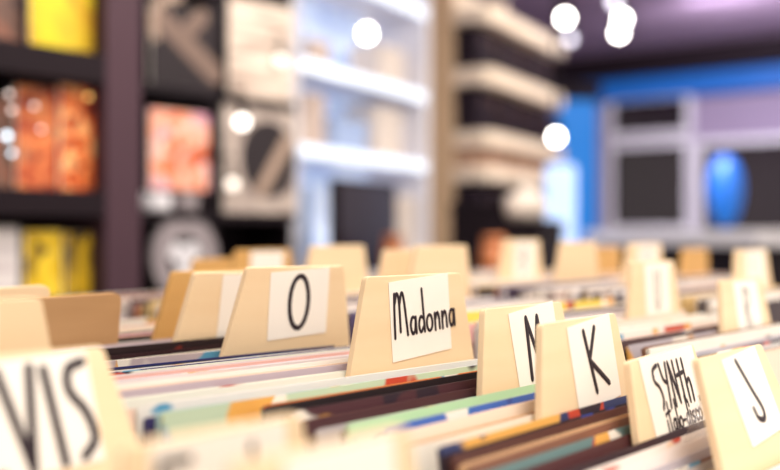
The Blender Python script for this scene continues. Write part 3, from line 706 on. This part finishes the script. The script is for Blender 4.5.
# the sharp ones
dv(0, .6614, .6914, -.0323, -.2, -8.3, .6, 'plain faced wooden divider tucked just behind the O divider', key='the divider tucked behind the O', card=(.010, -.0300, .062, .056, 0))
dv(0, .6489, .6111, -.0261, -5.5, -7.8, .5, 'wooden divider with white card lettered O', key='the divider lettered O', card=(.0045, -.0305, .064, .056, -3), text=[('O', -.0115, -.0215, .0455, .0043, 1.06, .0)])
dv(0, .6371, .4812, -.0293, -4.6, 0, -.1, 'wooden divider with card bearing a handwritten seven letter name', key='the divider with the handwritten name', card=(.005, -.0310, .066, .058, -4.5), text=[('madonna', -.0300, -.0120, .033, .0024, 1.16, .0)])
dv(0, .6649, .4047, -.0500, .3, 6.8, .1, 'wooden divider lettered M half hidden behind the K divider', key='the divider lettered M', card=(.010, -.0305, .063, .058, -6), text=[('M', -.0145, -.0205, .0430, .0042, 1.05, 0)])
dv(0, .6368, .3449, -.0547, 1.5, 6.8, -.4, 'wooden divider with white card lettered K', key='the divider lettered K', card=(.012, -.0305, .063, .057, -5), text=[('K', -.0135, -.0185, .0410, .0042, 1.55, 0)])
dv(0, .6727, .3037, -.0770, 1.1, 13.4, -1.5, 'wooden divider with two lines of lettering ending in disco', key='the divider ending in disco', card=(.004, -.0285, .088, .056, 0), text=[('SYNth', -.0310, -.0070, .0285, .0030, 1.75, -.02), ('l', .0362, -.0090, .0012, .0030, 1, 0), ('italo-disco', -.0245, -.0230, .0195, .0022, 1.50, .02)])
dv(0, .6668, .2552, -.0724, -.3, 19.4, -.2, 'wooden divider with white card lettered J', key='the divider lettered J', card=(.010, -.0300, .060, .055, -4), text=[('J', -.0150, -.0165, .0400, .0040, 1.45, 0)])
# further back in the main row
dv(0, .702, .768, -.034, 0, -8, 0, 'shaded golden brown wooden divider behind the plain one by the grey reel', key='the golden brown divider', mat=M_GOLDSHADE)
dv(0, .517, .750, -.050, 2, -8.5, -1.0, 'straight sided wooden divider with rounded corner behind the VIS card', key='the straight sided divider', straight=True, tabw=.128, mat=M_SHADEPLY)
dv(0, .508, .840, -.046, 2, -8.0, -1.0, 'upper straight sided divider peeping over the one behind the VIS card', key='the upper straight sided divider', straight=True, tabw=.128)
# near row
dv(-1, .289, .448, -.055, 0, 14, 0, 'large blurred wooden divider with bold lettering VIS', key='the divider reading VIS', tabw=.0895, sc=.9, card=(-.004, -.0330, .086, .060, -2), text=[('EL', -.041, -.027, .052, .0052, .85, 0), ('VIZ', -.0135, -.027, .052, .0056, 1.30, 0)])
dv(-1, .289, .500, -.033, 0, -2, 0, 'blurred wooden divider peeping up behind the VIS divider', key='the divider behind VIS', tabw=.0895, sc=.9, card=(-.01, -.032, .062, .056, 0))
dv(-1, .289, .313, -.075, 0, 2, 0, 'very blurred wooden divider with a short word at the bottom edge', key='the divider with the short word', tabw=.0895, sc=.9, card=(0, -.030, .078, .056, 0), text=[('Funk', -.0370, -.026, .046, .0042, 1.30, 0)])
dv(-1, .289, .2565, -.074, 0, 5, 0, 'blurred wooden divider overlapping the short word one at the bottom edge', key='the divider at the bottom edge', tabw=.0895, sc=.9, card=(.006, -.030, .066, .056, 0), text=[('D', -.004, -.031, .040, .0036, 1.3, 0)])
# rows behind
def tl(k, px, py, Xtl=None):
    X = (Xtl or (.650 + k * PITCH)); p = at_x(px, py, X); return p.x + TW / 2, p.y, p.z - CAM_Z
BACK = [
 (1, 632, 262, 'wooden divider lettered U behind the gap of K and the disco card', 'U', M_BIRCH, 'the divider lettered U'),
 (1, 722, 280, 'wooden divider lettered R behind the J divider', 'R', M_BIRCH, 'the divider lettered R'),
 (1, 385, 250, 'blank wooden divider directly behind the O and the handwritten name dividers', None, M_BIRCH, 'the blank divider'),
 (1, 417, 246, 'wide looking blank divider above the handwritten name card', None, M_BIRCH, 'the divider above the name card'),
 (1, 312, 246, 'blank wooden divider rising behind the top corner of the O divider', None, M_BIRCH, 'the divider behind the O corner'),
 (1, 237, 250, 'wooden divider with greyish card rising behind the O divider', '', M_GOLDSHADE, 'the greyish card divider'),
 (1, 194, 259, 'blurred divider strip between the grey reel and the O divider', None, M_GOLDSHADE, 'the divider by the reel'),
 (2, 505, 240, 'pale blurred divider before the pale shelf unit', 'B', M_BIRCH, 'the divider before the shelf unit'),
 (2, 562, 242, 'pale blurred divider under the blue column', None, M_BIRCH, 'the divider under the blue column'),
 (2, 630, 244, 'small blurred divider peeping over the U divider', 'T', M_BIRCH, 'the divider above U'),
 (2, 738, 250, 'blurred divider with rounded top beyond the R divider', 'S', M_BIRCH, 'the divider beyond R'),
 (3, 594, 247, 'dim golden divider in the last row under the white counter', None, M_GOLDSHADE, 'the dim divider'),
 (3, 684, 249, 'faint golden divider in the last row beyond the U divider', None, M_GOLDSHADE, 'the faint divider')]
for k, px, py, lb, tx, m, key in BACK:
    X, Y, z = tl(k, px, py)
    ln = 8 if Y < .45 else (3 if Y < .6 else -3)
    dv(k, X, Y, z, random.uniform(-1.5, 1.5), ln, 0, lb, key=key, mat=m, card=CARD if tx is not None else None, text=[(tx, -.010, -.02, .040, .0026, 1, 0)] if tx else None)

# ------------------------------------------------------------------ records
SW, ST = .3145, .0030
def sleeve_bm():
    bm = bmesh.new()
    a = SW / 2
    bx(bm, (-a, -ST / 2, 0), (a, -ST / 2 + .0006, HREC)); bx(bm, (-a, ST / 2 - .0006, 0), (a, ST / 2, HREC - .0012))
    bx(bm, (-a, -ST / 2 + .0006, 0), (a, ST / 2 - .0006, .002)); bx(bm, (-a, -ST / 2 + .0006, .002), (-a + .0006, ST / 2 - .0006, HREC - .002))
    return bm
proto = link_mesh('record', sleeve_bm(), M_SLEEVE)
bm = bmesh.new(); bx(bm, (-SW / 2 + .002, -.0007, .003), (SW / 2 - .003, .0007, HREC - .0015))
proto_in = link_mesh('inner_sleeve', bm, M_INNER, proto)
proto.hide_render = False
first_used = [False]
CREAM = [(250, 246, 238), (248, 240, 228), (244, 232, 216), (252, 250, 246), (240, 226, 210)]
COLN = {'white': (238, 231, 226), 'cream': (240, 222, 200), 'pale grey': (192, 182, 184), 'black': (46, 32, 40), 'dark brown': (84, 56, 52), 'brown': (136, 94, 76),
        'blue': (70, 112, 190), 'navy': (58, 58, 108), 'pale blue': (176, 204, 222), 'pale green': (188, 208, 180), 'teal': (110, 140, 140), 'yellow': (240, 206, 90),
        'orange': (238, 140, 72), 'red': (204, 62, 44), 'purple': (112, 88, 140), 'pink': (240, 190, 180), 'tan': (216, 176, 130)}
ORD = 'first second third fourth fifth sixth seventh eighth ninth tenth eleventh twelfth thirteenth fourteenth fifteenth sixteenth seventeenth eighteenth nineteenth'.split()
TENS = {2: ('twentieth', 'twenty'), 3: ('thirtieth', 'thirty'), 4: ('fortieth', 'forty'), 5: ('fiftieth', 'fifty'), 6: ('sixtieth', 'sixty'), 7: ('seventieth', 'seventy'), 8: ('eightieth', 'eighty'), 9: ('ninetieth', 'ninety')}
def ordinal(n):
    if n < 20: return ORD[n - 1]
    a, b = TENS[n // 10]
    return a if n % 10 == 0 else b + '-' + ORD[n % 10 - 1]
LIGHTS = ['white', 'cream', 'white', 'white', 'pale grey', 'white', 'pink', 'cream', 'white', 'cream', 'pale grey']
DARKS = ['black', 'dark brown', 'brown', 'navy', 'teal', 'purple', 'orange', 'blue', 'pale green', 'tan', 'red', 'yellow', 'black', 'cream']
n_rec = [0]
MASS = []
def place_record(k, x, Y, yaw, lean, roll, colour, h, label, group, printed=False, dx=0):
    M3 = rot(R(yaw), R(lean), 0)
    z = floor_z(Y, k) + .0015 + abs(math.sin(R(lean))) * ST * .6
    if label is None:
        MASS.append((Vector((x, Y, z)) + M3 @ Vector((dx, 0, 0)), M3, h)); return None
    if first_used[0]:
        o = proto.copy(); C.objects.link(o); i = proto_in.copy(); C.objects.link(i); i.parent = o
    else:
        o, i = proto, proto_in; first_used[0] = True
    o.matrix_world = Matrix.Translation(Vector((x, Y, z)) + M3 @ Vector((dx, 0, 0))) @ M3.to_4x4() @ Matrix.Diagonal((1, 1, h, 1))
    c = srgb(*[min(255, max(0, v + random.uniform(-8, 6))) for v in COLN[colour]])
    o.color = (*c, 1)
    i.color = (*srgb(*random.choice([(240, 232, 222), (44, 34, 40), (60, 48, 52), (236, 226, 214)])), 1)
    o.material_slots[0].link = 'OBJECT'; o.material_slots[0].material = M_PRINTED if printed else M_SLEEVE
    tag(o, label, 'record', group); n_rec[0] += 1
    return o

# colours in front of each sharp divider, counted from it towards the viewer: (colour, height factor, printed)
SEQ = {
 'the divider tucked behind the O': [('black', 1.018, 0), ('black', 1.0, 0), ('white', .99, 0), ('cream', .985, 0), ('black', .99, 0), ('white', .985, 1)],
 'the divider lettered O': [('black', .988, 0), ('navy', .998, 0), ('pale grey', .990, 1), ('black', .996, 0), ('pale blue', .990, 0), ('brown', .997, 1), ('white', .994, 0), ('white', 1.000, 0), ('pale grey', .993, 0), ('navy', 1.001, 1),
   ('white', .996, 0), ('white', 1.002, 0), ('pink', .994, 0), ('white', 1.001, 0), ('pale grey', .993, 0), ('brown', .998, 1), ('pink', 1.003, 0), ('white', .996, 0), ('white', 1.000, 0), ('pale blue', .994, 0), ('white', 1.002, 0), ('pale grey', .995, 1), ('white', 1.0, 0), ('white', .994, 0), ('cream', .998, 0), ('pale blue', .995, 0), ('white', 1.001, 0)],
 'the divider with the handwritten name': [('cream', .985, 0), ('white', .995, 0), ('white', .999, 0), ('navy', .983, 0), ('pale blue', .995, 1), ('pale green', 1.0, 1), ('pale green', .990, 0), ('orange', .998, 1), ('black', 1.001, 1), ('black', .992, 0), ('dark brown', .998, 1), ('brown', .985, 0), ('dark brown', .992, 0), ('pale grey', .98, 1), ('cream', .985, 1)],
 'the divider lettered M': [('black', .985, 0), ('pale green', 1.0, 0), ('pale green', .99, 0), ('black', .988, 0), ('blue', .998, 1), ('navy', .985, 0), ('cream', .996, 0), ('cream', 1.0, 0), ('tan', .985, 0)],
 'the divider lettered K': [('navy', 1.0, 1), ('black', .994, 1), ('dark brown', .999, 0), ('tan', .992, 0), ('brown', .995, 0), ('teal', .990, 1), ('dark brown', .984, 0), ('pale grey', .988, 0), ('orange', .984, 1), ('purple', .986, 0), ('brown', .978, 0)],
 'the divider ending in disco': [('black', 1.0, 0), ('dark brown', .99, 0), ('white', 1.006, 0), ('white', 1.0, 0), ('pale grey', .99, 0), ('brown', .985, 1), ('pale grey', .99, 0), ('white', .985, 0), ('pale grey', .98, 0)],
 'the divider lettered J': [('tan', .985, 0), ('white', .992, 0), ('white', .998, 0), ('red', .995, 1), ('red', 1.0, 1), ('white', .99, 0), ('orange', .99, 1)],
}
SHIFT = {'the divider lettered O': -.034, 'the divider tucked behind the O': -.034, 'the divider with the handwritten name': .026, 'the divider lettered M': .036, 'the divider lettered K': .034,
         'the divider ending in disco': .036, 'the divider lettered J': .036}
DROP = {'the divider ending in disco': .022, 'the divider lettered K': .008, 'the divider lettered J': .01}
OVER = {('the divider above the name card', i): c for i, c in {31: ('pale grey', 1.0, 0), 32: ('brown', 1.004, 0), 33: ('black', 1.0, 0), 34: ('pale grey', 1.006, 0), 36: ('yellow', 1.012, 1), 37: ('yellow', 1.02, 1)}.items()}
def pick(seq, i, light, k=0):
    if seq and i < len(seq): return seq[i]
    if k > 0 and light: return (random.choice(LIGHTS if random.random() < .84 else ['pale grey', 'brown', 'black', 'dark brown']), random.uniform(.984, 1.006), random.random() < .2)
    if light: return (random.choice(LIGHTS) if random.random() < .86 else random.choice(DARKS), random.uniform(.984, 1.006), random.random() < .25)
    return (random.choice(DARKS) if random.random() < .6 else random.choice(LIGHTS), random.uniform(.982, 1.004), random.random() < .4)
plastic_host = [None]
def fill(k, individual, step, light):
    ds = sorted(DIV[k], key=lambda d: -d['Yb'])
    cx = XC[k]
    # a virtual end at the back and at the front
    back = dict(ds[0]); back.update(Yb=YB1 - .02, yaw=0, lean=-6, key=None, X=cx); back['key'] = 'the back board of the bin'
    lastd = ds[-1]; front = dict(lastd); front.update(Yb=max(YB0 + .02, lastd['Yb'] - .085), yaw=0, lean=lastd['lean'] + 3, key=None, X=cx)
    chain = [back] + ds + [front]
    for a, b in zip(chain, chain[1:]):
        def Yc(d): return d['Yb'] + (cx - d['X']) * math.tan(R(d['yaw']))
        ya, yb = Yc(a), Yc(b)
        la, lb_ = a['lean'], b['lean']
        ta = ya + HREC * math.sin(R(la)); tb_ = yb + HREC * math.sin(R(lb_)) + TT
        gap = min(ya - yb, ta - tb_) - TT
        # ends of the boards may close in because of different yaw
        gap -= abs(math.tan(R(a['yaw'])) - math.tan(R(b['yaw']))) * .157
        n = int((gap - .001) / step)
        if n < 1: continue
        for i in range(n):
            f = (i + .75) / (n + .5)
            Y = ya - .001 + (yb + TT + .001 - ya) * f
            seq = SEQ.get(a['key'])
            col, h, pr = pick(seq, i, light, k)
            col, h, pr = OVER.get((a['key'], i), (col, h, pr))
            if a['key'] == 'the divider lettered O' and i > 24: col, pr = ('white', 'cream', 'pale grey', 'white')[i % 4], False
            lab = None; h -= DROP.get(a['key'], 0)
            if individual(Y):
                if a is back: lab = '%s record sleeve, %s behind %s' % (col, ordinal(n - i), b['key'])
                else: lab = '%s record sleeve, %s in front of %s' % (col, ordinal(i + 1), a['key'])
            sidx = 'record sleeves filed in the %s row of bins' % ROWN[k]
            o = place_record(k, cx, Y, a['yaw'] + (b['yaw'] - a['yaw']) * f, la + (lb_ - la) * f, 0, col, h, lab, sidx, pr, (-.034 if a['key'] == 'the divider with the handwritten name' and i < 6 else SHIFT.get(a['key'], (0 if k else .032))) + random.uniform(-.010, .006))
            if a['key'] == 'the divider ending in disco' and i == 2 and o: plastic_host[0] = o
fill(0, lambda Y: Y < 1.12, .0043, True)
fill(-1, lambda Y: .30 < Y < .47, .0046, True)
fill(1, lambda Y: Y < .66, .0050, True)
fill(2, lambda Y: False, .0055, True)
fill(3, lambda Y: False, .006, False)

# the rest of the sleeves, further off and too many to tell apart
bm = bmesh.new()
for p, M3, h in MASS:
    bx(bm, (-SW / 2, -ST / 2, 0), (SW / 2, ST / 2, HREC * h), Matrix.Translation(p) @ M3.to_4x4())
o = link_mesh('record_mass', bm, M_MASS)
tag(o, 'countless blurred record sleeves packed in the bins behind', 'records', kind='stuff')

# crumpled clear film standing out of a sleeve by the disco divider
host = plastic_host[0]
if host:
    bm = bmesh.new(); nx, nz = 44, 16
    g = [[None] * (nz + 1) for _ in range(nx + 1)]
    for i in range(nx + 1):
        for j in range(nz + 1):
            x = .026 + .082 * i / nx; z = HREC - .004 + .026 * j / nz * (.55 + .45 * math.sin(math.pi * i / nx))
            q = Vector((x * 90, z * 90, 3.1)); up = j / nz
            y = -.0018 - .006 * up + up * (.010 * noise.noise(q) + .006 * noise.noise(q * 2.3))
            g[i][j] = bm.verts.new((x + up * .004 * noise.noise(q * 1.7), min(y, -.0017), z))
    for i in range(nx):
        for j in range(nz): bm.faces.new((g[i][j], g[i + 1][j], g[i + 1][j + 1], g[i][j + 1]))
    fl = link_mesh('plastic_film', bm, M_PLASTIC, host); fl['label'] = 'crumpled clear plastic film'
print('records', n_rec[0], 'mass', len(MASS))
